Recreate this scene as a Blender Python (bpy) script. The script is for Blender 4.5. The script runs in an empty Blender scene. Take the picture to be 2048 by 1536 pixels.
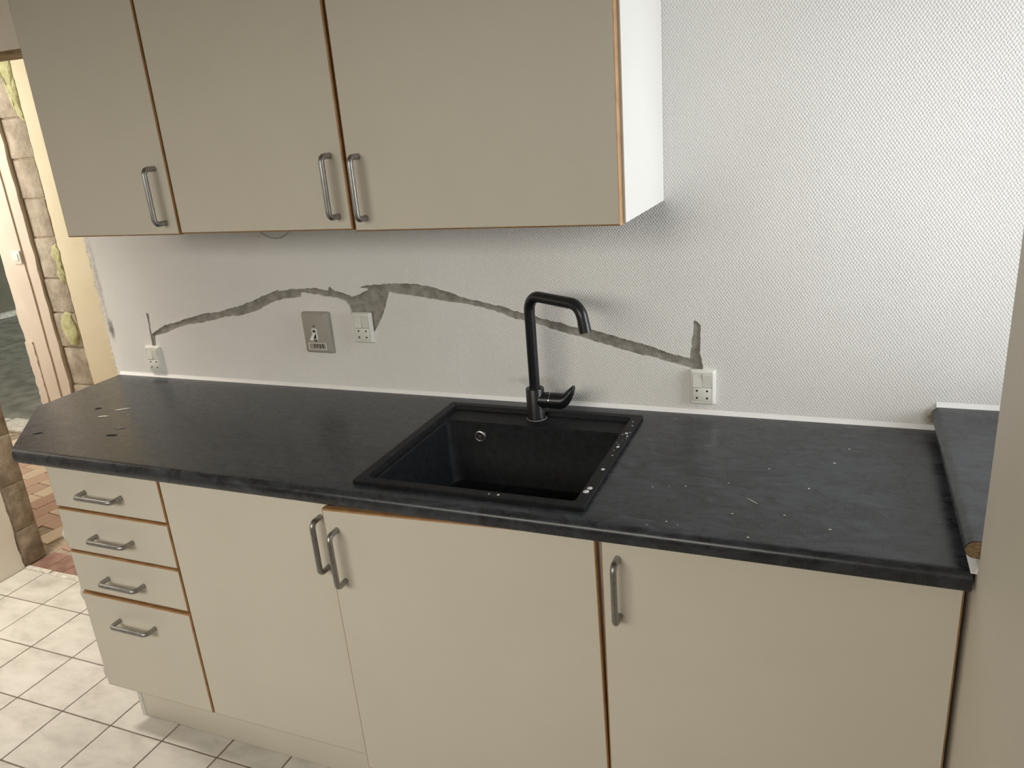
import bpy, bmesh, math, random
from mathutils import Vector, Matrix, noise
random.seed(7)
PI = math.pi
SC = bpy.context.scene
COL = SC.collection

# ------------------------------------------------------------------ camera
cd = bpy.data.cameras.new('camera'); cam = bpy.data.objects.new('camera', cd); COL.objects.link(cam)
cam.location = (0.4341, -1.8376, 1.6294)
cam.rotation_euler = (math.radians(71.162), math.radians(4.3469), math.radians(22.0975))
cd.sensor_width = 36.0; cd.sensor_fit = 'HORIZONTAL'; cd.lens = 36.0*1570.64/2048
cd.clip_start = 0.02; cd.clip_end = 60
SC.camera = cam
# ------------------------------------------------------------------ world, lights, exposure
SC.view_settings.view_transform = 'Standard'; SC.view_settings.look = 'None'
SC.view_settings.gamma = 1; SC.view_settings.use_curve_mapping = False
SC.view_settings.exposure = 0.0
W = bpy.data.worlds.new('world'); SC.world = W; W.use_nodes = True
W.node_tree.nodes['Background'].inputs[0].default_value = (0.80, 0.90, 1.0, 1)
W.node_tree.nodes['Background'].inputs[1].default_value = 0.7

def area(name, loc, aim, sx, sy, power, col, spread=180):
    l = bpy.data.lights.new(name, 'AREA'); l.shape = 'RECTANGLE'; l.size = sx; l.size_y = sy
    l.energy = power; l.color = col; l.spread = math.radians(spread)
    o = bpy.data.objects.new(name, l); COL.objects.link(o); o.location = loc
    d = Vector(aim)-Vector(loc); o.rotation_euler = d.to_track_quat('-Z', 'Y').to_euler()
    return o
# daylight through the window in the right wall, the added fill opening behind the camera,
# the hallway's own outside door and the far room's window
area('window_daylight', (1.30, -0.31, 1.46), (-0.5, -0.29, 1.08), 0.60, 1.05, 20, (0.95, 0.98, 1.0))
area('rear_fill', (-0.9, -3.15, 2.0), (-0.6, -0.57, 0.45), 2.2, 0.7, 10.6, (1.0, 0.935, 0.82), 80)  # unseen fill added to light the cabinet fronts
area('left_fill', (-2.32, -0.60, 2.40), (-2.42, -0.45, 0), 0.30, 0.30, 11, (1.0, 0.92, 0.80), 84)  # added warm fill for the left floor and wall, no fixture
area('hall_daylight', (-4.35, 0.20, 1.45), (-3.55, 1.18, 1.0), 0.9, 1.9, 44, (1.0, 0.93, 0.80))
area('far_room_daylight', (-5.2, 5.6, 1.7), (-5.6, 3.0, 0.0), 1.6, 1.2, 110, (0.96, 1.0, 0.93))

# ------------------------------------------------------------------ materials
def srgb(r, g, b):
    f = lambda c: (c/255/12.92) if c/255 <= .04045 else ((c/255+.055)/1.055)**2.4
    return (f(r), f(g), f(b), 1)

class M:
    """small node-tree wrapper"""
    def __init__(s, name, col, rough=.5, metal=0, spec=.5):
        s.m = bpy.data.materials.new(name); s.m.use_nodes = True
        s.nt = s.m.node_tree; s.b = s.nt.nodes['Principled BSDF']
        s.b.inputs['Base Color'].default_value = col
        s.b.inputs['Roughness'].default_value = rough
        s.b.inputs['Metallic'].default_value = metal
        s.b.inputs['Specular IOR Level'].default_value = spec
        s.col = None; s.h = None
        s.tc = s.nt.nodes.new('ShaderNodeTexCoord')
        s.base = col
    def n(s, t, **k):
        x = s.nt.nodes.new(t)
        for a, b in k.items(): setattr(x, a, b)
        return x
    def link(s, a, b): s.nt.links.new(a, b)
    def map(s, scale=(1, 1, 1), rot=(0, 0, 0), coord='Object'):
        mp = s.n('ShaderNodeMapping'); mp.inputs['Scale'].default_value = scale; mp.inputs['Rotation'].default_value = rot
        s.link(s.tc.outputs[coord], mp.inputs['Vector']); return mp.outputs[0]
    def noise(s, scale, detail=4, rough=.55, vec=None, dist=0):
        x = s.n('ShaderNodeTexNoise'); x.inputs['Scale'].default_value = scale
        x.inputs['Detail'].default_value = detail; x.inputs['Roughness'].default_value = rough
        x.inputs['Distortion'].default_value = dist
        s.link(vec if vec is not None else s.tc.outputs['Object'], x.inputs['Vector']); return x.outputs['Fac']
    def ramp(s, fac, stops):
        r = s.n('ShaderNodeValToRGB'); e = r.color_ramp.elements
        while len(e) < len(stops): e.new(.5)
        for i, (p, c) in enumerate(stops): e[i].position = p; e[i].color = c
        s.link(fac, r.inputs[0]); return r.outputs[0]
    def math(s, op, a, b=None):
        x = s.n('ShaderNodeMath', operation=op)
        for i, v in enumerate((a, b)):
            if v is None: continue
            if isinstance(v, (int, float)): x.inputs[i].default_value = v
            else: s.link(v, x.inputs[i])
        return x.outputs[0]
    def mix(s, fac, a, b):
        x = s.n('ShaderNodeMix', data_type='RGBA')
        if isinstance(fac, (int, float)): x.inputs[0].default_value = fac
        else: s.link(fac, x.inputs[0])
        for i, v in ((6, a), (7, b)):
            if isinstance(v, tuple): x.inputs[i].default_value = v
            else: s.link(v, x.inputs[i])
        return x.outputs[2]
    def color(s, c): s.link(c, s.b.inputs['Base Color']); return s
    def bump(s, h, dist=.001, strength=1.0):
        x = s.n('ShaderNodeBump'); x.inputs['Distance'].default_value = dist; x.inputs['Strength'].default_value = strength
        s.link(h, x.inputs['Height']); s.link(x.outputs[0], s.b.inputs['Normal']); return s
    def rough(s, f): s.link(f, s.b.inputs['Roughness']); return s

def mottled(name, c1, c2, scale, rough=.6, bump=0, bscale=None, lo=.35, hi=.65, spec=.5, metal=0, detail=4):
    m = M(name, c1, rough, metal, spec)
    m.color(m.ramp(m.noise(scale, detail), [(lo, c1), (hi, c2)]))
    if bump: m.bump(m.noise(bscale or scale*3, 5, .6), bump)
    return m.m

def wallpaper():
    m = M('glass_fibre_wallpaper', (.8, .79, .77, 1), .75, 0, .3)
    # relief: staggered little diamonds, rows of 5 mm, 7 mm apart
    sep = m.n('ShaderNodeSeparateXYZ'); wob = m.n('ShaderNodeVectorMath', operation='ADD')
    nz = m.n('ShaderNodeTexNoise'); nz.inputs['Scale'].default_value = 110; nz.inputs['Detail'].default_value = 3
    m.link(m.tc.outputs['Object'], nz.inputs['Vector'])
    sc = m.n('ShaderNodeVectorMath', operation='SCALE'); sc.inputs['Scale'].default_value = .0055
    m.link(nz.outputs['Color'], sc.inputs[0]); m.link(m.tc.outputs['Object'], wob.inputs[0]); m.link(sc.outputs[0], wob.inputs[1])
    m.link(wob.outputs[0], sep.inputs[0])
    a = m.math('SINE', m.math('MULTIPLY', sep.outputs['X'], 2*PI/.0070))
    b = m.math('SINE', m.math('MULTIPLY', sep.outputs['Z'], 2*PI/.0098))
    h = m.math('MULTIPLY', a, b)
    h = m.math('ADD', h, m.math('MULTIPLY', m.noise(380, 2), 1.3))
    m.bump(h, .00038, .9)
    c = m.ramp(m.noise(3.0, 3), [(.3, (.78, .765, .74, 1)), (.7, (.83, .82, .80, 1))])
    # two grubby marks that belong to the wall: beside the sill corner and along the torn end
    def spot(c0, loc, scl, lo, hi, col, nscale):
        mp = m.n('ShaderNodeMapping', vector_type='TEXTURE'); mp.inputs['Location'].default_value = loc; mp.inputs['Scale'].default_value = scl
        m.link(m.tc.outputs['Object'], mp.inputs['Vector'])
        g = m.n('ShaderNodeTexGradient', gradient_type='SPHERICAL'); m.link(mp.outputs[0], g.inputs['Vector'])
        f = m.math('MULTIPLY', g.outputs['Fac'], m.noise(nscale, 4, .7))
        r = m.ramp(f, [(lo, (0, 0, 0, 1)), (hi, (1, 1, 1, 1))])
        return m.mix(r, c0, col)
    c = spot(c, (.642, 0, .925), (.034, .2, .034), .1, .42, (.30, .24, .17, 1), 60)
    c = spot(c, (-1.817, 0, 1.22), (.022, .2, .34), .20, .50, (.52, .50, .48, 1), 70)
    c = spot(c, (-1.81, 0, 1.06), (.022, .2, .06), .12, .40, (.25, .24, .23, 1), 80)
    c = spot(c, (-.30, 0, .96), (.14, .2, .03), .20, .55, (.55, .52, .47, 1), 30)
    m.color(c)
    return m.m

def laminate():
    m = M('slate_laminate', (.03, .033, .037, 1), .26, 0, .5); m.b.inputs['IOR'].default_value = 1.47
    v = m.map((1, 2.1, 1), (0, 0, .35))
    n1 = m.noise(14, 10, .72, v, 1.3)
    c = m.ramp(n1, [(.34, (.015, .017, .020, 1)), (.46, (.024, .027, .032, 1)), (.55, (.036, .041, .049, 1)), (.70, (.064, .073, .087, 1))])
    m.color(c)
    m.rough(m.ramp(m.noise(14, 6, .7, v, 1.0), [(.3, (.23,)*3+(1,)), (.7, (.34,)*3+(1,))]))
    m.bump(m.noise(34, 8, .65, v, 1.2), .0006, .35)
    return m.m

def floor_tile():
    m = M('glazed_floor_tile', (.6, .56, .5, 1), .38, 0, .5)
    oi = m.n('ShaderNodeObjectInfo')
    ad = m.n('ShaderNodeVectorMath', operation='MULTIPLY_ADD'); ad.inputs[1].default_value = (40, 40, 40)
    m.link(oi.outputs['Random'], ad.inputs[0]); m.link(m.tc.outputs['Object'], ad.inputs[2])
    sc = m.n('ShaderNodeMapping'); sc.inputs['Scale'].default_value = (1, 2.0, 1); m.link(ad.outputs[0], sc.inputs['Vector'])
    n = m.noise(7, 6, .6, sc.outputs[0], .3)
    m.color(m.ramp(n, [(.28, (.50, .475, .43, 1)), (.46, (.63, .605, .56, 1)), (.64, (.72, .695, .65, 1))]))
    m.bump(m.noise(20, 4, .5, sc.outputs[0]), .0008, .4)
    return m.m

def red_tile():
    m = M('sunlit_red_clay_tile', (.4, .2, .15, 1), .55, 0, .4)
    oi = m.n('ShaderNodeObjectInfo')
    c = m.ramp(oi.outputs['Random'], [(0, (.42, .24, .18, 1)), (.35, (.58, .38, .30, 1)), (.6, (.74, .58, .44, 1)), (1, (.82, .70, .55, 1))])  # sunlight in the hall is put into the paler tones
    c = m.mix(m.math('MULTIPLY', m.noise(25, 4), .35), c, (.55, .45, .36, 1))
    m.color(c); m.bump(m.noise(60, 4), .001, .4)
    return m.m

MAT = dict(
    paper=wallpaper(), slate=laminate(), tile=floor_tile(), redtile=red_tile(),
    paint=mottled('white_wall_paint', (.82, .77, .70, 1), (.85, .80, .73, 1), 6, .7, .0006, 140),
    rightwall=mottled('smooth_cream_paint', (.76, .72, .62, 1), (.79, .75, .65, 1), 5, .6, .0007, 90),
    cream=mottled('cream_plaster', (.78, .72, .54, 1), (.82, .76, .59, 1), 5, .8, .0008, 120),
    ceiling=mottled('dim_bounce_brown', (.30, .23, .14, 1), (.36, .28, .18, 1), 5, .7),  # unseen; brown chosen to dim light bounced off ceilings and front wall
    clay_shaded=mottled('shaded_red_clay_tile', (.20, .11, .085, 1), (.34, .20, .155, 1), 14, .6, .001, 60),  # shade by the threshold put into the tile colour
    cement=mottled('rough_grey_cement', (.25, .235, .205, 1), (.40, .38, .34, 1), 45, .95, .004, 120, spec=.2),
    door=mottled('white_laminate_front', (.66, .625, .535, 1), (.68, .645, .555, 1), 4, .42, .00012, 300),
    body=mottled('white_cabinet_board', (.68, .67, .63, 1), (.70, .69, .65, 1), 4, .5),
    oak=mottled('varnished_oak_lipping', (.36, .195, .080, 1), (.47, .275, .125, 1), 30, .45),
    steel=mottled('brushed_steel', (.33, .325, .32, 1), (.40, .395, .39, 1), 80, .40, .0002, 600, metal=1),
    chrome=M('chrome', (.75, .75, .75, 1), .15, 1).m,
    black=mottled('matt_black_metal', (.007, .0075, .009, 1), (.010, .011, .013, 1), 20, .33, spec=.5),
    comp=mottled('black_composite', (.0045, .005, .0065, 1), (.010, .0115, .014, 1), 60, .5, .0008, 500, spec=.22),
    lime=mottled('limescale', (.30, .29, .27, 1), (.12, .12, .12, 1), 200, .6),
    plastic=mottled('white_plastic', (.76, .76, .70, 1), (.78, .78, .72, 1), 4, .3),
    greige=mottled('grey_beige_plastic', (.36, .335, .29, 1), (.38, .355, .31, 1), 6, .35),
    dark=M('dark_hole', (.006, .006, .006, 1), .8).m,
    grout=mottled('brown_grout', (.14, .105, .08, 1), (.20, .155, .12, 1), 40, .9, .001, 200),
    caulk=mottled('white_sealant', (.86, .85, .84, 1), (.89, .88, .87, 1), 9, .35),
    chip=mottled('chipboard', (.16, .10, .045, 1), (.34, .24, .13, 1), 190, .9, .002, 300),
    block=mottled('light_concrete_block', (.36, .31, .25, 1), (.56, .50, .42, 1), 14, .95, .006, 70),
    block2=mottled('brown_concrete_block', (.23, .18, .13, 1), (.44, .36, .28, 1), 18, .95, .005, 50),
    mortar=mottled('crumbly_mortar', (.34, .27, .20, 1), (.48, .40, .31, 1), 60, .95, .006, 90),
    foam=mottled('expanding_foam', (.47, .47, .24, 1), (.62, .63, .37, 1), 40, .8, .004, 60),
    board=mottled('white_painted_boards', (.66, .58, .50, 1), (.72, .64, .56, 1), 5, .6, .001, 50),
    concrete=mottled('grey_concrete_floor', (.17, .17, .145, 1), (.30, .30, .26, 1), 7, .5, .002, 20),
    olive=mottled('olive_grey_wall', (.14, .135, .10, 1), (.17, .16, .12, 1), 3, .8),
    soffit=mottled('brown_timber_lintel', (.22, .15, .08, 1), (.36, .27, .15, 1), 12, .9, .003, 80),
    glass=M('window_glass', (.9, .95, .95, 1), .02).m,
    drop=M('milky_water', (.6, .6, .6, 1), .1).m,
    crumb=mottled('plaster_crumb', (.75, .72, .66, 1), (.5, .48, .42, 1), 50, .9),
)
_nt = MAT['glass'].node_tree; _tr = _nt.nodes.new('ShaderNodeBsdfTransparent'); _gl = _nt.nodes.new('ShaderNodeBsdfGlossy')
_fr = _nt.nodes.new('ShaderNodeFresnel'); _mx = _nt.nodes.new('ShaderNodeMixShader'); _gl.inputs['Roughness'].default_value = .02
_nt.links.new(_fr.outputs[0], _mx.inputs[0]); _nt.links.new(_tr.outputs[0], _mx.inputs[1]); _nt.links.new(_gl.outputs[0], _mx.inputs[2])
_nt.links.new(_mx.outputs[0], _nt.nodes['Material Output'].inputs['Surface'])

# ------------------------------------------------------------------ mesh helpers
def add_box(bm, x0, x1, y0, y1, z0, z1, bev=0, seg=2):
    r = bmesh.ops.create_cube(bm, size=1)
    vs = r['verts']
    for v in vs:
        v.co.x = x0 if v.co.x < 0 else x1
        v.co.y = y0 if v.co.y < 0 else y1
        v.co.z = z0 if v.co.z < 0 else z1
    if bev:
        es = list({e for v in vs for e in v.link_edges})
        bmesh.ops.bevel(bm, geom=es, offset=bev, segments=seg, affect='EDGES', profile=.5)
    return vs

def add_tube(bm, pts, r, seg=14, cap=True):
    pts = [Vector(p) for p in pts]; n = len(pts); rings = []
    rad = r if isinstance(r, (list, tuple)) else [r]*n
    t0 = (pts[1]-pts[0]).normalized()
    up = Vector((0, 0, 1)) if abs(t0.z) < .9 else Vector((1, 0, 0))
    nrm = (up-t0*up.dot(t0)).normalized()
    for i, p in enumerate(pts):
        t = ((pts[min(i+1, n-1)]-p).normalized()+(p-pts[max(i-1, 0)]).normalized())
        t = t.normalized() if t.length > 1e-9 else t0
        nrm = (nrm-t*nrm.dot(t)).normalized(); bi = t.cross(nrm)
        rings.append([bm.verts.new(p+(nrm*math.cos(2*PI*k/seg)+bi*math.sin(2*PI*k/seg))*rad[i]) for k in range(seg)])
    for a, b in zip(rings, rings[1:]):
        for k in range(seg):
            bm.faces.new((a[k], a[(k+1) % seg], b[(k+1) % seg], b[k]))
    if cap:
        bm.faces.new(rings[0][::-1]); bm.faces.new(rings[-1])

def fillet(pts, r, n=6):
    """round the inner corners of a polyline"""
    pts = [Vector(p) for p in pts]; out = [pts[0]]
    for a, b, c in zip(pts, pts[1:], pts[2:]):
        u = (a-b).normalized(); v = (c-b).normalized(); ang = u.angle(v)
        d = min(r/math.tan(ang/2), (a-b).length*.49, (c-b).length*.49); rr = d*math.tan(ang/2)
        ctr = b+(u+v).normalized()*(rr/math.sin(ang/2))
        s = b+u*d-ctr; e = b+v*d-ctr
        for k in range(n+1):
            out.append(ctr+s.normalized().slerp(e.normalized(), k/n)*s.length)
    out.append(pts[-1]); return out

def add_lathe(bm, prof, M4=Matrix(), seg=28):
    """prof: (radius, height) about local z"""
    rings = []
    for r, z in prof:
        if r < 1e-6: rings.append([bm.verts.new(M4 @ Vector((0, 0, z)))])
        else: rings.append([bm.verts.new(M4 @ Vector((r*math.cos(2*PI*k/seg), r*math.sin(2*PI*k/seg), z))) for k in range(seg)])
    for a, b in zip(rings, rings[1:]):
        for k in range(seg):
            k2 = (k+1) % seg
            if len(a) == 1 and len(b) == 1: continue
            if len(a) == 1: bm.faces.new((a[0], b[k2], b[k]))
            elif len(b) == 1: bm.faces.new((a[k], a[k2], b[0]))
            else: bm.faces.new((a[k], a[k2], b[k2], b[k]))

def add_prism(bm, poly, axis, a, b):
    """extrude a 2D polygon; axis 'y' -> poly is (x,z); axis 'z' -> (x,y); axis 'x' -> (y,z)"""
    f = {'y': lambda p, t: (p[0], t, p[1]), 'z': lambda p, t: (p[0], p[1], t), 'x': lambda p, t: (t, p[0], p[1])}[axis]
    A = [bm.verts.new(f(p, a)) for p in poly]; B = [bm.verts.new(f(p, b)) for p in poly]
    n = len(poly)
    bm.faces.new(A); bm.faces.new(B[::-1])
    for i in range(n): bm.faces.new((A[i], B[i], B[(i+1) % n], A[(i+1) % n]))
    bmesh.ops.recalc_face_normals(bm, faces=bm.faces)

def obj(name, bm, mat, parent=None, smooth=True, loc=None, **props):
    me = bpy.data.meshes.new(name)
    bmesh.ops.recalc_face_normals(bm, faces=bm.faces)
    bm.to_mesh(me); bm.free()
    me.materials.append(MAT[mat] if isinstance(mat, str) else mat)
    if smooth: me.shade_smooth(); me.set_sharp_from_angle(angle=math.radians(32))
    o = bpy.data.objects.new(name, me); COL.objects.link(o)
    if parent is not None: o.parent = parent
    if loc is not None: o.location = loc
    for k, v in props.items(): o[k] = v
    return o

def box(name, mat, x0, x1, y0, y1, z0, z1, parent=None, bev=0, **props):
    bm = bmesh.new(); add_box(bm, x0, x1, y0, y1, z0, z1, bev)
    return obj(name, bm, mat, parent, **props)

def thing(name, label, cat, loc=(0, 0, 0), rz=0, group=None):
    o = bpy.data.objects.new(name, None); COL.objects.link(o); o.location = loc; o.rotation_euler.z = rz
    o.empty_display_size = .05
    o['label'] = label; o['category'] = cat
    if group: o['group'] = group
    return o

def cut(target, cutter):
    md = target.modifiers.new('cut', 'BOOLEAN'); md.operation = 'DIFFERENCE'; md.solver = 'EXACT'; md.object = cutter
    dg = bpy.context.evaluated_depsgraph_get(); dg.update()
    me = bpy.data.meshes.new_from_object(target.evaluated_get(dg))
    target.modifiers.clear(); old = target.data; target.data = me; me.name = target.name
    bpy.data.meshes.remove(old); cm = cutter.data; bpy.data.objects.remove(cutter); bpy.data.meshes.remove(cm)
    me.shade_smooth(); me.set_sharp_from_angle(angle=math.radians(32))

def jag(pts, amp, step, seed=0):
    """subdivide a closed polygon and shake it a little"""
    rnd = random.Random(seed); out = []
    n = len(pts)
    for i in range(n):
        a = Vector(pts[i]); b = Vector(pts[(i+1) % n]); L = (b-a).length; k = max(1, int(L/step))
        for j in range(k):
            p = a.lerp(b, j/k)
            if j: p += Vector((rnd.uniform(-amp, amp), rnd.uniform(-amp, amp)))
            out.append(tuple(p))
    return out

# ------------------------------------------------------------------ setting: kitchen shell
LX, RX, TOP, FY = -2.649, 0.6575, 2.5, -3.2     # left wall, right wall, ceiling, front wall
WX = -1.832                                      # torn end of the back wall

SCAR = [(-1.634, 1.046), (-1.615, 1.056), (-1.571, 1.078), (-1.522, 1.088), (-1.466, 1.103), (-1.407, 1.118), (-1.339, 1.126), (-1.293, 1.137), (-1.248, 1.148), (-1.209, 1.159), (-1.176, 1.171), (-1.137, 1.184), (-1.105, 1.195), (-1.089, 1.200), (-1.093, 1.194), (-1.044, 1.202), (-1.005, 1.203), (-0.966, 1.206), (-0.939, 1.202), (-0.916, 1.199), (-0.911, 1.211), (-0.893, 1.198), (-0.866, 1.193), (-0.838, 1.182), (-0.828, 1.184), (-0.802, 1.194), (-0.785, 1.200), (-0.786, 1.207), (-0.810, 1.208), (-0.799, 1.212), (-0.786, 1.215), (-0.695, 1.221), (-0.653, 1.221), (-0.601, 1.215), (-0.571, 1.210), (-0.531, 1.199), (-0.502, 1.187), (-0.473, 1.180), (-0.439, 1.174), (-0.406, 1.166), (-0.377, 1.162), (-0.354, 1.153), (-0.319, 1.145), (-0.284, 1.137), (-0.248, 1.126), (-0.221, 1.123), (-0.189, 1.112), (-0.158, 1.109), (-0.140, 1.107), (-0.105, 1.098), (-0.071, 1.089), (-0.028, 1.078), (0.006, 1.070), (0.031, 1.061), (0.054, 1.053), (0.081, 1.048), (0.101, 1.043), (0.107, 1.041), (0.109, 1.063), (0.114, 1.099), (0.115, 1.130), (0.119, 1.137), (0.127, 1.132), (0.133, 1.125), (0.132, 1.104), (0.132, 1.072), (0.131, 1.055), (0.136, 1.042), (0.141, 1.010), (0.115, 1.009), (0.111, 1.018), (0.099, 1.023), (0.072, 1.030), (0.041, 1.037), (0.010, 1.046), (-0.020, 1.050), (-0.054, 1.059), (-0.106, 1.073), (-0.155, 1.087), (-0.199, 1.096), (-0.244, 1.108), (-0.285, 1.121), (-0.320, 1.129), (-0.360, 1.137), (-0.383, 1.148), (-0.431, 1.161), (-0.474, 1.169), (-0.524, 1.175), (-0.574, 1.182), (-0.630, 1.190), (-0.672, 1.195), (-0.715, 1.197), (-0.732, 1.154), (-0.750, 1.122), (-0.785, 1.073), (-0.800, 1.120), (-0.847, 1.128), (-0.854, 1.156), (-0.865, 1.170), (-0.896, 1.179), (-0.942, 1.184), (-1.010, 1.192), (-1.015, 1.179), (-1.075, 1.173), (-1.122, 1.161), (-1.158, 1.147), (-1.178, 1.137), (-1.211, 1.128), (-1.256, 1.117), (-1.309, 1.114), (-1.356, 1.102), (-1.425, 1.089), (-1.472, 1.083), (-1.527, 1.068), (-1.572, 1.052), (-1.619, 1.042),
        (-1.622, 1.030), (-1.628, 1.004), (-1.643, 1.003), (-1.641, 1.041), (-1.640, 1.064), (-1.637, 1.101), (-1.636, 1.118), (-1.628, 1.115), (-1.630, 1.081)]
_i0 = SCAR.index((0.111, 1.018)); _i1 = SCAR.index((-0.715, 1.197))
SCAR = [(x, z-.0045) if _i0 <= i < _i1 else (x, z) for i, (x, z) in enumerate(SCAR)]
scar = jag(SCAR, .0016, .008, 3)
bm = bmesh.new()
left_edge = [(WX+random.uniform(-.004, .004), .2+i*(2.3-.0)/160) for i in range(0, 161)]
poly = [(WX, 0)]+[(x, z) for x, z in left_edge if z < 2.49]+[(WX, TOP), (1.15, TOP), (1.15, 0)]
add_prism(bm, poly, 'y', 0, .102)
wall_back = obj('wall_back', bm, 'paper', kind='structure', label='white textured glass fibre wallpaper wall behind the worktop')
bm = bmesh.new(); add_prism(bm, scar, 'y', -.01, .008)
cutter = obj('cutter', bm, 'cement'); cut(wall_back, cutter)
# cement in the chased groove, rough surface just below the paper
bm = bmesh.new()
big = jag(SCAR, .0008, .008, 5)
vs = [bm.verts.new((x, .0042, z)) for x, z in scar]; f = bm.faces.new(vs)
bmesh.ops.triangulate(bm, faces=[f])
bmesh.ops.subdivide_edges(bm, edges=[e for e in bm.edges if e.calc_length() > .012], cuts=2, use_grid_fill=False)
for v in bm.verts:
    if not v.is_boundary: v.co.y += noise.noise(v.co*90)*.0016
obj('cement_groove', bm, 'cement', wall_back, label='rough grey cement filling the winding cable groove')
# frayed paper threads on the torn end
bm = bmesh.new(); z = .86
while z < 1.47:
    L = random.uniform(.002, .011); h = random.uniform(.0012, .003)
    vsx = [(WX+.003, z), (WX-L, z+random.uniform(-.003, .004)), (WX-L*.9, z+h*.5), (WX+.003, z+h)]
    add_prism(bm, vsx, 'y', -.0012, .0); z += random.uniform(.004, .012)
obj('paper_fringe', bm, 'cream', wall_back, smooth=False, kind='stuff')

# left wall: plaster, stops at the doorway
bm = bmesh.new()
edge = [(-.004+random.uniform(-.004, .004), i*.03) for i in range(1, 83)]
add_prism(bm, [(FY-.1, 0), (0, 0)]+edge+[(0, TOP), (FY-.1, TOP)], 'x', LX-.1, LX)
obj('wall_left', bm, 'paint', kind='structure')
box('wall_hall_near', 'mortar', -5.4, LX-.006, .0, .102, 0, TOP, kind='structure')
hn = bpy.data.objects['wall_hall_near']
zz = [0.004, .166, .364, .571, .776, .981, 1.186, 1.391, 1.596, 1.80, 1.93]
for a, b in zip(zz, zz[1:]):
    bm = bmesh.new()
    vsb = add_box(bm, LX-.03, LX+random.uniform(-.002, .002), .007, .098+random.uniform(-.004, .003), a+.005, b-.004, .004)
    for v in bm.verts: v.co += noise.noise_vector(v.co*35)*.003
    obj('brick', bm, 'block2', hn)
# lintel over the doorway
lt = box('lintel', 'paint', LX-.002, WX+.03, .0, .102, 1.936, TOP, kind='structure')
bm = bmesh.new(); add_box(bm, LX, WX+.02, .002, .104, 1.924, 1.937)
bmesh.ops.subdivide_edges(bm, edges=bm.edges[:], cuts=6, use_grid_fill=True)
for v in bm.verts: v.co += noise.noise_vector(v.co*18)*.004
obj('soffit', bm, 'soffit', lt, label='rough brown timber underside of the lintel')

# right wall with the window opening beside the back wall
bm = bmesh.new()
add_box(bm, RX, 1.02, -.60, 0, 0, .924); add_box(bm, RX, 1.02, FY-.1, -.60, 0, TOP); add_box(bm, RX, 1.02, -.60, 0, 2.25, TOP)
obj('wall_right', bm, 'rightwall', kind='structure')
w1 = thing('window_1', 'white framed window', 'window'); del w1['category']; del w1['label']; w1['kind'] = 'structure'
bm = bmesh.new()
add_box(bm, .955, 1.01, -.598, -.55, .958, 2.245, .003); add_box(bm, .955, 1.01, -.05, -.002, .958, 2.245, .003)
add_box(bm, .955, 1.01, -.55, -.05, .958, 1.006, .003); add_box(bm, .955, 1.01, -.55, -.05, 2.197, 2.245, .003)
obj('window_frame', bm, 'plastic', w1)
box('pane', 'glass', .98, .986, -.55, -.05, 1.006, 2.197, w1)

# front wall behind the camera, its opening added and placed for the rear fill light
bm = bmesh.new()
add_box(bm, LX-.1, -2.05, FY-.1, FY, 0, TOP); add_box(bm, .25, 1.02, FY-.1, FY, 0, TOP)
add_box(bm, -2.05, .25, FY-.1, FY, 2.42, TOP); add_box(bm, -2.05, .25, FY-.1, FY, 0, 1.58)
obj('wall_front', bm, 'ceiling', kind='structure')  # unseen; brown chosen to dim bounced light
w2 = thing('added_window', '', ''); del w2['category']; del w2['label']; w2['kind'] = 'structure'  # unseen frame added around the rear fill opening
bm = bmesh.new()
for a, b in ((-2.05, -1.99), (-.93, -.87), (.19, .25)): add_box(bm, a, b, FY-.08, FY-.02, 1.58, 2.42, .003)
add_box(bm, -1.99, .19, FY-.08, FY-.02, 1.58, 1.64, .003); add_box(bm, -1.99, .19, FY-.08, FY-.02, 2.36, 2.42, .003)
obj('window_frame', bm, 'plastic', w2)
box('ceiling', 'ceiling', -5.4, 1.02, FY-.1, 1.30, TOP, TOP+.1, kind='structure')  # unseen; brown chosen to dim bounced light

# floor slab and kitchen tiles
fl = box('floor', 'grout', LX-.1, 1.02, FY-.1, 0.006, -.1, -.0025, kind='structure')
P = .2033; gx = -2.119; gy = -.1757; tw = P-.0045
def tile_mesh(w, d, mat):
    bm = bmesh.new(); add_box(bm, -w/2, w/2, -d/2, d/2, -.008, 0, .0012, 1)
    me = bpy.data.meshes.new('tile'); bm.to_mesh(me); bm.free(); me.materials.append(MAT[mat]); return me
tm = tile_mesh(tw, tw, 'tile'); cache = {}
ix = [gx+P*i for i in range(-2, 14)]
for i in range(-3, 14):
    x0, x1 = gx+P*i, gx+P*(i+1)
    x0c, x1c = max(x0, LX), min(x1, RX)
    if x1c-x0c < .02: continue
    for j in range(1, -15, -1):
        y1, y0 = gy+P*j, gy+P*(j-1); y1c = min(y1, -.002+.0022); y0c = max(y0, FY)
        if y1c-y0c < .02: continue
        if x0c > -1.40 and y0c > -.52: continue      # under the cabinets
        w, d = x1c-x0c-.0045, y1c-y0c-.0045
        k = (round(w, 4), round(d, 4))
        if k not in cache: cache[k] = tile_mesh(w, d, 'tile')
        o = bpy.data.objects.new('tile', cache[k]); COL.objects.link(o); o.parent = fl
        o.location = ((x0c+x1c)/2, (y0c+y1c)/2, random.uniform(-.0003, .0003))
# broken threshold strip at the doorway
bm = bmesh.new()
for a, b, z in ((LX+.01, -2.50, .006), (-2.495, -2.30, .004), (-2.29, -1.90, .005)):
    add_box(bm, a, b, -.012+random.uniform(-.003, .003), .012, -.004, z, .0015)
for v in bm.verts: v.co += noise.noise_vector(v.co*40)*.003
obj('trim_1', bm, 'crumb', kind='structure', label='broken pale threshold strip in the doorway')

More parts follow.
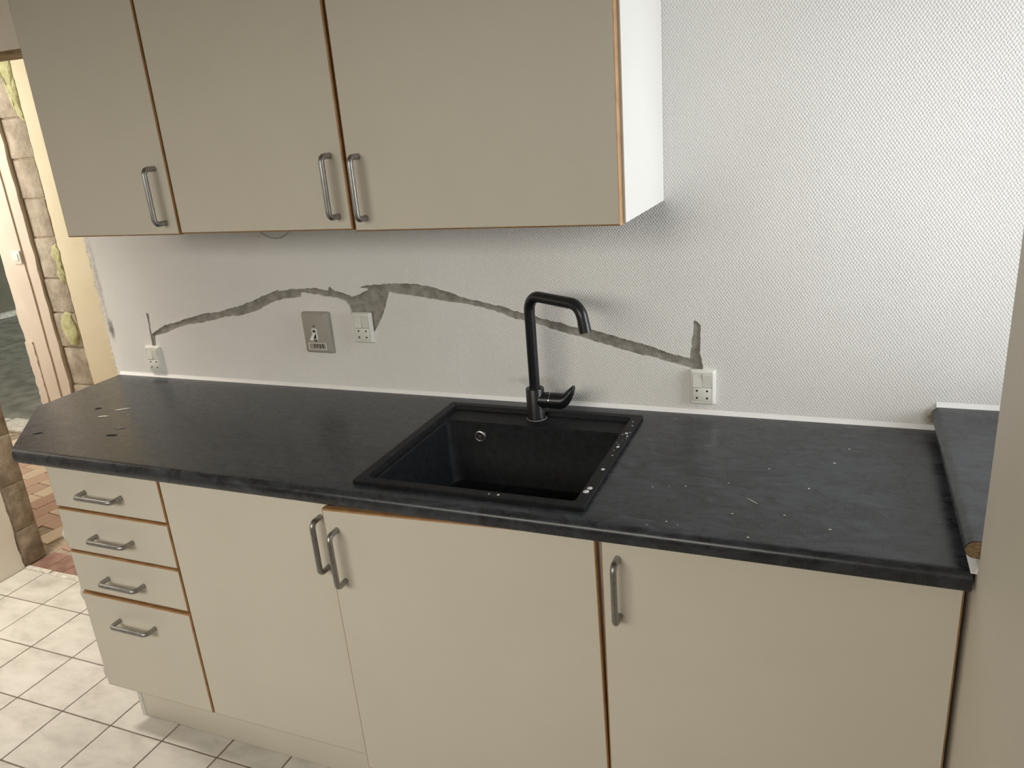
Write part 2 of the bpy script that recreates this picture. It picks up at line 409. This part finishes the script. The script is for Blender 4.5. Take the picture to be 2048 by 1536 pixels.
# ------------------------------------------------------------------ hallway behind the doorway
hf = box('floor_hall', 'mortar', -5.4, -1.2, .012, 1.19, -.1, -.006, kind='structure')
ch = {}
a0 = math.radians(-6)
bm0 = tile_mesh(.192, .098, 'redtile')
for i in range(-14, 22):
    for j in range(-2, 16):
        u = .1*i; v = .198*j+(.1 if i % 2 else 0)
        x = -3.2+u*math.cos(a0)-v*math.sin(a0)*1; y = .12+u*math.sin(a0)+v*math.cos(a0)
        if not (-4.95 < x < -1.95 and .228 < y < 1.09): continue
        o = bpy.data.objects.new('tile', bm0); COL.objects.link(o); o.parent = hf
        o.location = (x, y, random.uniform(-.001, .001)); o.rotation_euler.z = a0+PI/2
bm1 = tile_mesh(.192, .098, 'clay_shaded')
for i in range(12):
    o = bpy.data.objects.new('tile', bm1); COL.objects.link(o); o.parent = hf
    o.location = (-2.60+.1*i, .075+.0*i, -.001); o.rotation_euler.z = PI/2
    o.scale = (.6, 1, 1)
box('wall_hall_right', 'cream', -1.25, -1.2, .102, 1.18, 0, TOP, kind='structure')
box('wall_hall_left', 'paint', -5.45, -5.4, .0, 1.3, 0, TOP, kind='structure')
# far hall wall: cream plaster, a raw block strip with foam, then white boards at the next doorway
YB = 1.18
hw = box('wall_hall_far', 'mortar', -3.93, -1.2, YB+.004, YB+.11, 0, TOP, kind='structure')
bm = bmesh.new()
e1 = [(-3.488+random.uniform(-.003, .003), i*.05) for i in range(0, 51)]
add_prism(bm, e1+[(-1.2, TOP), (-1.2, 0)], 'y', YB-.008, YB+.008)
obj('plaster', bm, 'cream', hw, label='smooth bright cream plaster')
zb = [-.055, .141, .347, .575, .778, .972, 1.199, 1.405, 1.611, 1.817, 2.02, 2.22, 2.42]
for k, (a, b) in enumerate(zip(zb, zb[1:])):
    bm = bmesh.new()
    add_box(bm, -3.668+random.uniform(-.008, .004), -3.500+random.uniform(-.006, .006), YB-.004+random.uniform(-.004, .003), YB+.03, max(a, 0)+.004, b-.004, .005, 2)
    for v in bm.verts: v.co += noise.noise_vector(v.co*22+Vector((k, 0, 0)))*.0028
    obj('brick', bm, 'block', hw)
def foam(outline, d=.02):
    bm = bmesh.new(); c = Vector((sum(p[0] for p in outline)/len(outline), sum(p[1] for p in outline)/len(outline)))
    o = jag(outline, .004, .02, len(outline)); n = len(o); rings = []
    for s, dy in ((1, 0), (1.0, .35), (.9, .75), (.65, .95), (.3, 1)):
        rings.append([bm.verts.new((c.x+(p[0]-c.x)*s, YB+.004-d*dy*(1+.35*noise.noise(Vector((p[0]*60, p[1]*60, s*3)))), c.y+(p[1]-c.y)*s)) for p in o])
    for A, B in zip(rings, rings[1:]):
        for i in range(n): bm.faces.new((A[i], A[(i+1) % n], B[(i+1) % n], B[i]))
    bm.faces.new(rings[-1])
    obj('foam_patch', bm, 'foam', hw, label='yellow-green hardened expanding foam')
foam([(-3.60, 2.12), (-3.482, 2.12), (-3.484, 1.93), (-3.489, 1.80), (-3.50, 1.795), (-3.533, 1.823), (-3.560, 1.90), (-3.565, 2.0)])
foam([(-3.537, 1.155), (-3.500, 1.165), (-3.481, 1.130), (-3.492, 1.074), (-3.486, 1.0), (-3.492, .955), (-3.52, .935), (-3.548, .98), (-3.530, 1.04), (-3.535, 1.08), (-3.555, 1.11)])
foam([(-3.607, .757), (-3.57, .785), (-3.525, .775), (-3.505, .72), (-3.503, .65), (-3.525, .59), (-3.575, .585), (-3.605, .62), (-3.622, .69)], .026)
# white boards
tb = thing('trim_2', '', ''); del tb['category']; del tb['label']; tb['kind'] = 'structure'
def board(x0, x1, y0, y1, z1, j=.004, seed=0, lab=None, z0=0):
    rnd = random.Random(seed); bm = bmesh.new(); n = 34
    L = [(x0+rnd.uniform(-j, j), z0+(z1-z0)*i/n) for i in range(n+1)]
    Rr = [(x1+rnd.uniform(-j, j), z0+(z1-z0)*i/n) for i in range(n, -1, -1)]
    add_prism(bm, L+Rr, 'y', y0, y1)
    o = obj('plank', bm, 'board', tb)
    if lab: o['label'] = lab
board(-3.945, -3.884, YB-.026, YB+.10, .60, .005, 1, 'short lower plank beside a dark crack')
board(-3.945, -3.855, YB-.022, YB+.10, TOP, .006, 2, z0=.60)
board(-3.862, -3.760, YB-.030, YB+.012, TOP, .002, 3)
board(-3.764, -3.676, YB-.022, YB+.012, TOP, .006, 4)
sw = thing('hall_switch', 'small white square light switch on the boards at the far doorway', 'switch', (-3.80, YB-.03, 1.097))
box('plate', 'plastic', -.036, .036, -.010, 0, -.036, .036, sw, .003); box('rocker', 'plastic', -.022, .022, -.014, -.008, -.022, .022, sw, .003)
# doorway header and the room beyond
box('wall_hall_header', 'board', -5.4, -3.93, YB, YB+.11, 2.05, TOP, kind='structure')
bm = bmesh.new()
for i in range(9):
    x = -5.3+i*.16
    add_box(bm, x, x+.15, YB-.02, YB+.13+random.uniform(-.02, .03), -.004, .008+random.uniform(0, .008), .003)
for v in bm.verts: v.co += noise.noise_vector(v.co*25)*.006
obj('trim_3', bm, 'crumb', kind='structure', label='rough cream threshold rubble of the far doorway')
bm = bmesh.new(); add_box(bm, -8.0, -1.2, 1.19, 7.0, -.1, -.004)
obj('floor_far_room', bm, 'concrete', kind='structure')
box('wall_far', 'olive', -7.95, -7.85, 1.3, 7.0, 0, TOP, kind='structure')
bm = bmesh.new(); add_box(bm, -7.85, -1.2, 6.2, 6.3, 0, TOP); add_box(bm, -7.85, -5.4, 1.19, 1.29, 0, TOP)
obj('wall_far_room', bm, 'olive', kind='structure')
box('ceiling_far_room', 'ceiling', -7.95, -1.2, 1.30, 7.0, TOP, TOP+.1, kind='structure')  # unseen; brown chosen to dim bounced light
bm = bmesh.new(); add_box(bm, -7.85, -7.80, 1.3, 6.2, 0, .05)
bmesh.ops.subdivide_edges(bm, edges=[e for e in bm.edges if e.calc_length() > 1], cuts=40)
for v in bm.verts: v.co += noise.noise_vector(v.co*9)*.012
obj('baseboard_far', bm, 'crumb', kind='structure')

# ------------------------------------------------------------------ cabinets
FD = -.575          # front plane of the base fronts
T = .0185
def handle(parent, c, axis, r=.0064, out=.034, half=.064):
    """bent bar handle; c is the middle on the door surface, door faces -y"""
    bm = bmesh.new(); c = Vector(c); a = Vector((1, 0, 0)) if axis == 'x' else Vector((0, 0, 1)); n = Vector((0, -1, 0))
    pts = fillet([c-a*half, c-a*half+n*out, c+a*half+n*out, c+a*half], .013, 7)
    add_tube(bm, pts, r, 16)
    return obj('handle', bm, 'steel', parent, label='satin steel bow handle')

def front(name, parent, x0, x1, z0, z1, y, hc, axis, rot=None):
    """cabinet front: white panel with oak edge lipping and a handle; its hinge side is the origin"""
    hx = x1 if rot else 0
    o = (hx, y, 0) if rot else (0, 0, 0)
    f = lambda X: X-o[0]
    yy = y-o[1]; L = .0032
    bm = bmesh.new(); add_box(bm, f(x0)+L, f(x1)-L, yy, yy+T, z0+L, z1-L, .0006, 1)
    d = obj(name, bm, 'door', parent); d.location = o
    bm = bmesh.new()
    # lipping: a mitred ring, front face sloped back
    def ring(i, y_): return [bm.verts.new((X, y_, Z)) for X, Z in ((f(x0)+i, z0+i), (f(x1)-i, z0+i), (f(x1)-i, z1-i), (f(x0)+i, z1-i))]
    R = [ring(L, yy+.0001), ring(.0012, yy+.0016), ring(0, yy+.0040), ring(0, yy+T), ring(L, yy+T)]
    for A, B in zip(R, R[1:]):
        for k in range(4): bm.faces.new((A[k], A[(k+1) % 4], B[(k+1) % 4], B[k]))
    obj('edge_strip', bm, 'oak', d, smooth=False, label='oak edge lipping')
    handle(d, (f(hc[0]), yy, hc[1]), axis)
    if rot: d.rotation_euler.z = rot
    return d

def carcass(parent, x0, x1, y0, z0, z1, t=.016, back=-.004):
    bm = bmesh.new()
    add_box(bm, x0+.0015, x0+t, y0, back, z0, z1); add_box(bm, x1-t, x1-.0015, y0, back, z0, z1)
    add_box(bm, x0+t, x1-t, y0, back, z0, z0+t); add_box(bm, x0+t, x1-t, back-.008, back, z0+t, z1-.08)
    add_box(bm, x0+t, x1-t, y0, y0+.05, z1-t, z1)
    return obj('body', bm, 'body', parent)

X0, X1, X2, X3, X4 = -1.4765, -1.081, -.5815, .0365, .6495
BZ = .151; BT = .862; cy0 = FD+T+.0015
c1 = thing('base_cabinet', 'white drawer cabinet with four oak-edged drawers, leftmost under the worktop', 'cabinet', group='base cabinets under the black worktop')
carcass(c1, X0, X1, cy0, BZ, BT)
dz = [(.7345, .8615, .791), (.6035, .7300, .662), (.4750, .5990, .532), (BZ, .4665, .3985)]
for z0, z1, zh in dz: front('drawer', c1, X0+.001, X1-.0016, z0, z1, FD, (-1.285, zh), 'x')
# torn sealant lumps on the outer side
for z in (.635, .450, .185):
    bm = bmesh.new(); bmesh.ops.create_icosphere(bm, subdivisions=2, radius=1)
    for v in bm.verts:
        v.co = Vector((v.co.x*.013, v.co.y*.010, v.co.z*.030)); v.co += noise.noise_vector(v.co*60+Vector((z, 0, 0)))*.005
        v.co += Vector((X0-.011, -.558, z))
    obj('sealant_lump', bm, 'body', c1)
c2 = thing('base_cabinet', 'white single-door base cabinet between the drawers and the sink cabinet', 'cabinet', group='base cabinets under the black worktop')
carcass(c2, X1, X2, cy0, BZ, BT); front('door', c2, X1+.0016, X2-.001, BZ, .8615, FD, (-.6065, .7555), 'z')
c3 = thing('base_cabinet', 'white sink cabinet with a slightly open sagging door under the black sink', 'cabinet', group='base cabinets under the black worktop')
carcass(c3, X2, X3, cy0, BZ, BT)
d3 = front('door', c3, X2+.003, X3-.0022, BZ-.004, .8610, FD, (-.546, .7500), 'z', rot=math.radians(2.3))
d3.rotation_euler.y = -.0115; d3.location.x += .0055
c4 = thing('base_cabinet', 'white wide-door base cabinet against the right wall', 'cabinet', group='base cabinets under the black worktop')
carcass(c4, X3, X4, cy0, BZ, BT); front('door', c4, X3+.0022, X4-.0012, BZ, .8615, FD, (.0725, .7570), 'z')
# plinth
pl = thing('plinth', 'recessed off-white plinth board along the tiled floor under the cabinets', 'plinth')
box('board', 'door', -1.432, RX-.002, -.515, -.498, .001, BZ-.001, pl, .001)
box('end_board', 'body', -1.448, -1.4325, -.5165, -.03, .001, BZ-.001, pl, .001, label='pale end board')

# wall cabinets
U = [-1.4365, -1.048, -.5523, .0462]; DU = -.3689; ZU = 1.4181; ZT = 2.12
labs = ['white wall cabinet nearest the doorway, leftmost of the hanging row', 'white wall cabinet in the middle of the hanging row', 'white wide wall cabinet above the sink with its bright bare side panel']
hx = [(-1.088, 1.512), (-.587, 1.5155), (-.518, 1.510)]
for k in range(3):
    u = thing('hanging_cabinet', labs[k], 'cabinet', group='wall cabinets hung above the worktop')
    dx = (.0, .0, .001)[k]; dzb = (.0, .0025, -.0012)[k]; dy = (0, -.0015, 0)[k]
    bm = bmesh.new(); add_box(bm, U[k]+.0008, U[k+1]-(.0008 if k < 2 else -.003), DU+T+.002, -.0006, ZU+.0015, ZT, .0006, 1)
    obj('body', bm, 'body', u)
    front('door', u, U[k]+.0024, U[k+1]-.0024, ZU+dzb, ZT, DU+dy, hx[k], 'z')
# thin cable drooping below the middle wall cabinet
bm = bmesh.new()
add_tube(bm, [(-1.157+i*.0185, -.006, 1.416-.066*math.sin(PI*(i+.0)/10)**.8 if 0 < i < 10 else 1.4185) for i in range(11)], .0011, 8)
obj('cable', bm, 'greige', label='thin pale cable drooping in an arc below the middle wall cabinet', category='cable')

# ------------------------------------------------------------------ worktop
WZ = .9; TH = .0355; XA = -1.815; XR = .652
prof = []   # (y, z) section with a rounded nose
r = .0165
prof += [(-.001, WZ), (-.60+r, WZ)]
for k in range(1, 9):
    a = PI/2+k*PI/2/8; prof.append((-.60+r+r*math.cos(a), WZ-r+r*math.sin(a)))
prof += [(-.60, WZ-TH+.006), (-.597, WZ-TH+.001), (-.594, WZ-TH), (-.001, WZ-TH)]
bm = bmesh.new(); add_prism(bm, prof, 'x', XA, XR)
wt = obj('worktop', bm, 'slate', label='long black slate-look laminate worktop with a chamfered left corner', category='worktop')
bm = bmesh.new(); add_prism(bm, [(-2.0, -.135), (-1.815, -.32), (-1.5506, -.602), (-1.50, -.66), (-2.0, -.66)], 'z', .8, 1.0)
cut(wt, obj('cutter', bm, 'slate'))
SX0, SX1, SY0, SY1 = -.522, .005, -.557, -.062
bm = bmesh.new(); add_box(bm, SX0+.012, SX1-.012, SY0+.012, SY1-.012, .8, 1.0); cut(wt, obj('cutter', bm, 'slate'))
# sealant beads
bm = bmesh.new()
add_prism(bm, [(-.0002, WZ+.0002), (-.0075, WZ+.0002), (-.0055, WZ+.003), (-.003, WZ+.006), (-.0015, WZ+.0095), (-.0002, WZ+.010)], 'x', XA, XR+.004)
sb = obj('trim_4', bm, 'caulk', kind='structure', label='white sealant bead between the worktop and the wallpaper')
bm = bmesh.new()
add_prism(bm, [(XR-.004, WZ+.0002), (XR+.0052, WZ+.0002), (XR+.0052, WZ+.013), (XR+.002, WZ+.005)], 'y', -.006, -.60)
obj('trim_5', bm, 'caulk', kind='structure', label='white sealant bead between the worktop end and the right wall')
# chips, flakes
for k, (x, y, a, L, m) in enumerate([(-1.50, -.283, .6, .022, 'crumb'), (-1.51, -.343, .3, .016, 'crumb'), (-1.594, -.489, .5, .013, 'dark'), (-1.355, -.452, .2, .016, 'dark'), (-1.375, -.405, .4, .016, 'lime'), (-1.588, -.292, .5, .009, 'dark')]):
    bm = bmesh.new()
    add_prism(bm, [(-L, -.002), (-L*.3, -.0045), (L*.8, -.0015), (L, .001), (L*.2, .004), (-L*.7, .0025)], 'z', 0, .0012)
    o = obj('paint_flake', bm, m, loc=(x, y, WZ+.0002), label=['pale flake nearest the wall at the left end of the worktop', 'pale flake beside a smaller dark flake at the left of the worktop', 'dark sliver nearest the chamfered corner of the worktop', 'dark flake near the front edge, left part of worktop', 'grey flake just behind the dark front flake', 'tiny dark flake near the back left of the worktop'][k], category='flake', group='paint flakes on the left end of the worktop')
    o.rotation_euler.z = a
bm = bmesh.new()
sp = [(.107, -.421), (.273, -.496), (.303, -.437), (.32, -.286), (.442, -.513), (.138, -.411), (.445, -.23), (.473, -.151), (.184, -.561), (.310, -.575), (.364, -.479), (.171, -.404), (.162, -.554), (.40, -.36), (.25, -.37), (.13, -.575)]
for i, (x, y) in enumerate(sp):
    s = random.uniform(.0009, .0022); add_box(bm, x-s*random.uniform(.6, 2.2), x+s, y-s*.8, y+s*.8, WZ+.0002, WZ+.0002+s*.6, s*.2, 1)
add_tube(bm, [(.292, -.428, WZ+.001), (.305, -.440, WZ+.0012), (.312, -.446, WZ+.001)], .0007, 6)
obj('plaster_crumbs', bm, 'crumb', kind='stuff', label='white plaster crumbs scattered right of the sink', category='crumbs')

# ------------------------------------------------------------------ sink
def rrect(bm, x0, x1, y0, y1, z, r, n=5):
    vs = []
    for cx, cy, a in ((x1-r, y1-r, 0), (x0+r, y1-r, PI/2), (x0+r, y0+r, PI), (x1-r, y0+r, 3*PI/2)):
        for k in range(n+1):
            t = a+PI/2*k/n; vs.append(bm.verts.new((cx+r*math.cos(t), cy+r*math.sin(t), z)))
    return vs
sk = thing('sink', 'square black composite sink with a tap ledge set into the worktop', 'sink', (0, 0, 0))
bm = bmesh.new(); RZ = .9095
L = [rrect(bm, SX0+.014, SX1-.014, SY0+.014, SY1-.014, .880, .01), rrect(bm, SX0+.014, SX1-.014, SY0+.014, SY1-.014, .9004, .01),
     rrect(bm, SX0, SX1, SY0, SY1, .9004, .006), rrect(bm, SX0, SX1, SY0, SY1, RZ-.002, .006), rrect(bm, SX0+.002, SX1-.002, SY0+.002, SY1-.002, RZ, .005),
     rrect(bm, -.500, -.020, -.534, -.082, RZ, .010), rrect(bm, -.498, -.022, -.532, -.084, RZ-.0015, .009), rrect(bm, -.496, -.024, -.530, -.086, .8985, .009),
     rrect(bm, -.489, -.028, -.526, -.158, .8975, .016), rrect(bm, -.486, -.031, -.523, -.161, .894, .018),
     rrect(bm, -.474, -.043, -.511, -.173, .752, .03), rrect(bm, -.468, -.049, -.505, -.179, .738, .03), rrect(bm, -.450, -.067, -.487, -.197, .731, .03)]
for A, B in zip(L, L[1:]):
    n = len(A)
    for k in range(n): bm.faces.new((A[k], A[(k+1) % n], B[(k+1) % n], B[k]))
bm.faces.new(L[-1])
b = obj('basin', bm, 'comp', sk)
# overflow
Mo = Matrix.Translation((-.395, -.1655, .862)) @ Matrix.Rotation(PI/2, 4, 'X')
bm = bmesh.new(); add_lathe(bm, [(.0105, .0), (.0105, .0035), (.0125, .005), (.0150, .004), (.0160, .0), (.0105, 0)], Mo)
of = obj('overflow', bm, 'steel', sk, label='round steel overflow fitting')
bm = bmesh.new(); add_lathe(bm, [(0, .0015), (.0108, .0015)], Mo); obj('grille_hole', bm, 'dark', of)
bm = bmesh.new(); add_lathe(bm, [(0, .005), (.003, .0045), (.0035, .002)], Mo, 14)
for k in range(3):
    a = k*2*PI/3+.5
    add_tube(bm, [Mo @ Vector((0, 0, .003)), Mo @ Vector((.0108*math.cos(a), .0108*math.sin(a), .003))], .0012, 6)
obj('spokes', bm, 'steel', of)
# drain
Md = Matrix.Translation((-.258, -.342, .7312))
bm = bmesh.new(); add_lathe(bm, [(0, .001), (.030, .001), (.034, .0035), (.043, .003), (.045, 0)], Md); obj('drain', bm, 'steel', sk)
# milky drops on the right rim
bm = bmesh.new()
rnd = random.Random(2)
dl = [(-.0075, -.183, .0042), (-.007, -.263, .004), (-.0075, -.383, .0045), (-.009, -.474, .006), (-.012, -.490, .0065), (-.005, -.135, .0022), (-.010, -.11, .002), (-.007, -.31, .002), (-.18, -.545, .003), (-.20, -.546, .002)]
dl += [(rnd.uniform(-.016, 0), rnd.uniform(-.30, -.17), rnd.uniform(.001, .002)) for _ in range(14)]
for x, y, s in dl:
    r0 = bmesh.ops.create_icosphere(bm, subdivisions=2, radius=s)
    for v in r0['verts']: v.co = Vector((v.co.x+x, v.co.y*1.1+y, max(v.co.z*.3, 0)+RZ+.0002))
obj('water_drops', bm, 'drop', kind='stuff', label='milky dried water drops on the right rim of the sink', category='drops')

# ------------------------------------------------------------------ tap
fx, fy, fz = -.261, -.104, .8985
tp = thing('tap', 'matt black mixer tap with a tall angled spout and side lever on the sink', 'tap', (fx, fy, fz))
bm = bmesh.new(); add_lathe(bm, [(0, .0), (.0242, 0), (.0242, .006), (.0234, .008), (.0234, .0792), (.0222, .0812), (.0125, .0812), (0, .0815)])
# side stub fused on the body
Ms = Matrix.Translation((0, 0, .050)) @ Matrix.Rotation(PI/2, 4, 'Y')
add_lathe(bm, [(0, .0), (.0205, .0), (.0205, .0395), (.019, .0405), (0, .0405)], Ms)
obj('body', bm, 'black', tp)
bm = bmesh.new(); add_lathe(bm, [(.0225, -.0004), (.0262, -.0003), (.0262, .0012), (.0225, .0018)]); obj('base_ring', bm, 'lime', tp, label='limescale ring around the foot')
dv = Vector((.868, -.497, 0)); HH = 1.218-fz
pts = fillet([Vector((0, 0, .07)), Vector((0, 0, HH)), dv*.183+Vector((0, 0, HH)), dv*.197+Vector((0, 0, 1.160-fz))], .040, 12)
bm = bmesh.new(); add_tube(bm, pts, .0134, 24)
add_lathe(bm, [(.0138, .0812), (.0152, .0812), (.0152, .0835), (.0138, .0845)])
sp_ = obj('spout', bm, 'black', tp)
e = (pts[-1]-pts[-2]).normalized(); bm = bmesh.new(); add_tube(bm, [pts[-1]-e*.020, pts[-1]+e*.004], .0139, 24); obj('aerator', bm, 'black', sp_)
bm = bmesh.new(); add_lathe(bm, [(.019, .0405), (.0211, .0405), (.0211, .0420), (.019, .0420)], Ms); obj('lever_ring', bm, 'chrome', tp, label='thin bright ring')
# lever: barrel that flattens into an upturned paddle
bm = bmesh.new(); n = 20; rings = []
secs = [(.0425, .000, .0205, .0205), (.058, .000, .0205, .0205), (.070, .000, .0203, .0200), (.077, .0025, .0185, .0190), (.084, .009, .0160, .0175), (.091, .018, .0130, .0160), (.098, .029, .0090, .0130), (.103, .038, .0050, .0090), (.105, .0425, .0015, .003)]
for x, z, rz_, ry_ in secs:
    tilt = 0 if x < .07 else min(.6, (x-.07)*22)
    ring = []
    for k in range(n):
        a = 2*PI*k/n; uz = math.sin(a)*rz_; uy = math.cos(a)*ry_
        ring.append(bm.verts.new((x-uz*math.sin(tilt), uy, .050+z+uz*math.cos(tilt))))
    rings.append(ring)
for A, B in zip(rings, rings[1:]):
    for k in range(n): bm.faces.new((A[k], A[(k+1) % n], B[(k+1) % n], B[k]))
bm.faces.new(rings[0]); bm.faces.new(rings[-1])
obj('lever', bm, 'black', tp)

# ------------------------------------------------------------------ window sill (raised worktop piece)
bm = bmesh.new(); st = .031; sz = .955; x0 = .636; rr = st/2
sec = [(.975, sz), (x0+rr*1.1, sz)]
for k in range(1, 12):
    a = PI/2+k*PI/12; sec.append((x0+rr*1.1+rr*1.1*math.cos(a), sz-rr+rr*math.sin(a)))
sec += [(x0+rr*1.1, sz-st), (.975, sz-st)]
add_prism(bm, sec, 'y', -.0085, -.594)
sl = obj('window_sill', bm, 'slate', label='dark slate-look laminate window sill raised beside the worktop end', category='window sill')
bm = bmesh.new(); sec2 = [(x if x > .7 else x+.0012 if x < .66 else x, z-.0011 if z > sz-rr else z+.0008) for x, z in sec]
sec2 = [(min(x, RX+.0005), z) for x, z in sec2]
add_prism(bm, sec2, 'y', -.5941, -.5952); obj('cut_end', bm, 'chip', sl, label='raw brown chipboard end')
bm = bmesh.new(); add_prism(bm, [(-.0002, sz+.0002), (-.008, sz+.0002), (-.003, sz+.006), (-.0002, sz+.010)], 'x', .645, .95)
obj('trim_6', bm, 'caulk', kind='structure', label='white sealant bead behind the window sill')

# ------------------------------------------------------------------ switches and sockets on the wall
def outlet(x, z, label, first=None):
    g = 'white switched socket plates on the wallpaper'
    if first:
        r0 = first.copy(); COL.objects.link(r0)
        for c in first.children:
            c2_ = c.copy(); COL.objects.link(c2_); c2_.parent = r0
            for d in c.children:
                d2 = d.copy(); COL.objects.link(d2); d2.parent = c2_
        r0.location = (x, 0, z); r0['label'] = label; return r0
    t = thing('switched_socket', label, 'socket', (x, 0, z), group=g)
    bm = bmesh.new(); w, h, d = .0315, .0445, .0115
    Lr = [rrect(bm, -w, w, -h, h, -.0001, .004), rrect(bm, -w, w, -h, h, .004, .004), rrect(bm, -w+.0025, w-.0025, -h+.0025, h-.0025, .0085, .004), rrect(bm, -w+.006, w-.006, -h+.005, h-.005, d, .003), rrect(bm, -.0232, .0232, -.0345, .0345, d, .0015), rrect(bm, -.0232, .0232, -.0345, .0345, d-.004, .0015)]
    for A, B in zip(Lr, Lr[1:]):
        for k in range(len(A)): bm.faces.new((A[k], A[(k+1) % len(A)], B[(k+1) % len(A)], B[k]))
    bm.faces.new(Lr[-1])
    bmesh.ops.rotate(bm, verts=bm.verts, matrix=Matrix.Rotation(PI/2, 3, 'X'))
    obj('frame', bm, 'plastic', t)
    for s in (-1, 1):
        bm = bmesh.new(); xa, xb = (-.0226, -.0004) if s < 0 else (.0004, .0226)
        add_box(bm, xa, xb, -.0135, -.007, .0008, .0340, .0006, 1)
        for v in bm.verts:
            if v.co.y < -.01: v.co.y += (.0022 if (v.co.z > .017) == (s < 0) else -.0006)
        obj('rocker', bm, 'plastic', t)
    so = box('socket_insert', 'plastic', -.0226, .0226, -.0128, -.007, -.0340, -.0004, t, .0006)
    for px in (-.0122, .0122):
        for pz in (-.0078, -.0262):
            bm = bmesh.new(); add_lathe(bm, [(0, 0), (.0026, 0), (.0026, .0004), (0, .0004)], Matrix.Translation((px, -.0127, pz)) @ Matrix.Rotation(PI/2, 4, 'X'), 14)
            obj('pin_hole', bm, 'dark', so)
    return t
o1 = outlet(.1385, .971, 'white double switch and socket plate right of the tap')
outlet(-.812, 1.093, 'white double switch and socket plate on the grey cement patch beside the beige switch', o1)
outlet(-1.640, .963, 'white double switch and socket plate nearest the doorway, at the left end of the groove', o1)

# beige toggle switch plate
t = thing('toggle_switch', 'tall grey-beige plate with a toggle switch and small window', 'switch', (-.968, 0, 1.076))
bm = bmesh.new(); w, h = .0455, .061
Lr = [rrect(bm, -w, w, -h, h, 0, .004), rrect(bm, -w, w, -h, h, .012, .004), rrect(bm, -w+.004, w-.004, -h+.004, h-.004, .0195, .004), rrect(bm, -w+.007, w-.007, -h+.007, h-.007, .021, .003)]
for A, B in zip(Lr, Lr[1:]):
    for k in range(len(A)): bm.faces.new((A[k], A[(k+1) % len(A)], B[(k+1) % len(A)], B[k]))
bm.faces.new(Lr[-1]); bm.faces.new(Lr[0])
bmesh.ops.rotate(bm, verts=bm.verts, matrix=Matrix.Rotation(PI/2, 3, 'X'))
cv = obj('cover', bm, 'greige', t)
bm = bmesh.new(); add_box(bm, -.012, .006, -.0225, -.020, -.020, .014, .001, 1); obj('toggle_surround', bm, 'plastic', t, label='pale surround')
box('toggle_slot', 'dark', -.0075, .0015, -.0228, -.020, -.014, .010, t)
bm = bmesh.new(); add_tube(bm, [(-.003, -.0215, .002), (-.0035, -.032, -.008), (-.005, -.038, -.017)], [.0035, .0045, .0055], 12)
obj('toggle', bm, 'plastic', t, label='cream toggle lever')
for z in (.021, -.0235):
    bm = bmesh.new(); add_lathe(bm, [(0, 0), (.0024, 0), (.0024, .0008), (0, .0008)], Matrix.Translation((-.002, -.0208, z)) @ Matrix.Rotation(PI/2, 4, 'X'), 12)
    obj('screw_hole', bm, 'dark', cv)
bm = bmesh.new()
for a, b_, c_, d_ in ((-.030, .032, -.031, -.0290), (-.030, .032, -.0500, -.0480), (-.030, -.0275, -.049, -.030), (.0295, .032, -.049, -.030)): add_box(bm, a, b_, -.0225, -.0200, c_, d_, .0005, 1)
wn = obj('window_rim', bm, 'plastic', t, label='pale rim of the small window')
box('window_recess', 'greige', -.0275, .0295, -.0214, -.0205, -.048, -.031, t)
for k in range(4):
    box('prong', 'dark', -.010+k*.0095, -.0075+k*.0095, -.0222, -.0212, -.0440+.001*(k % 2), -.0312, wn)
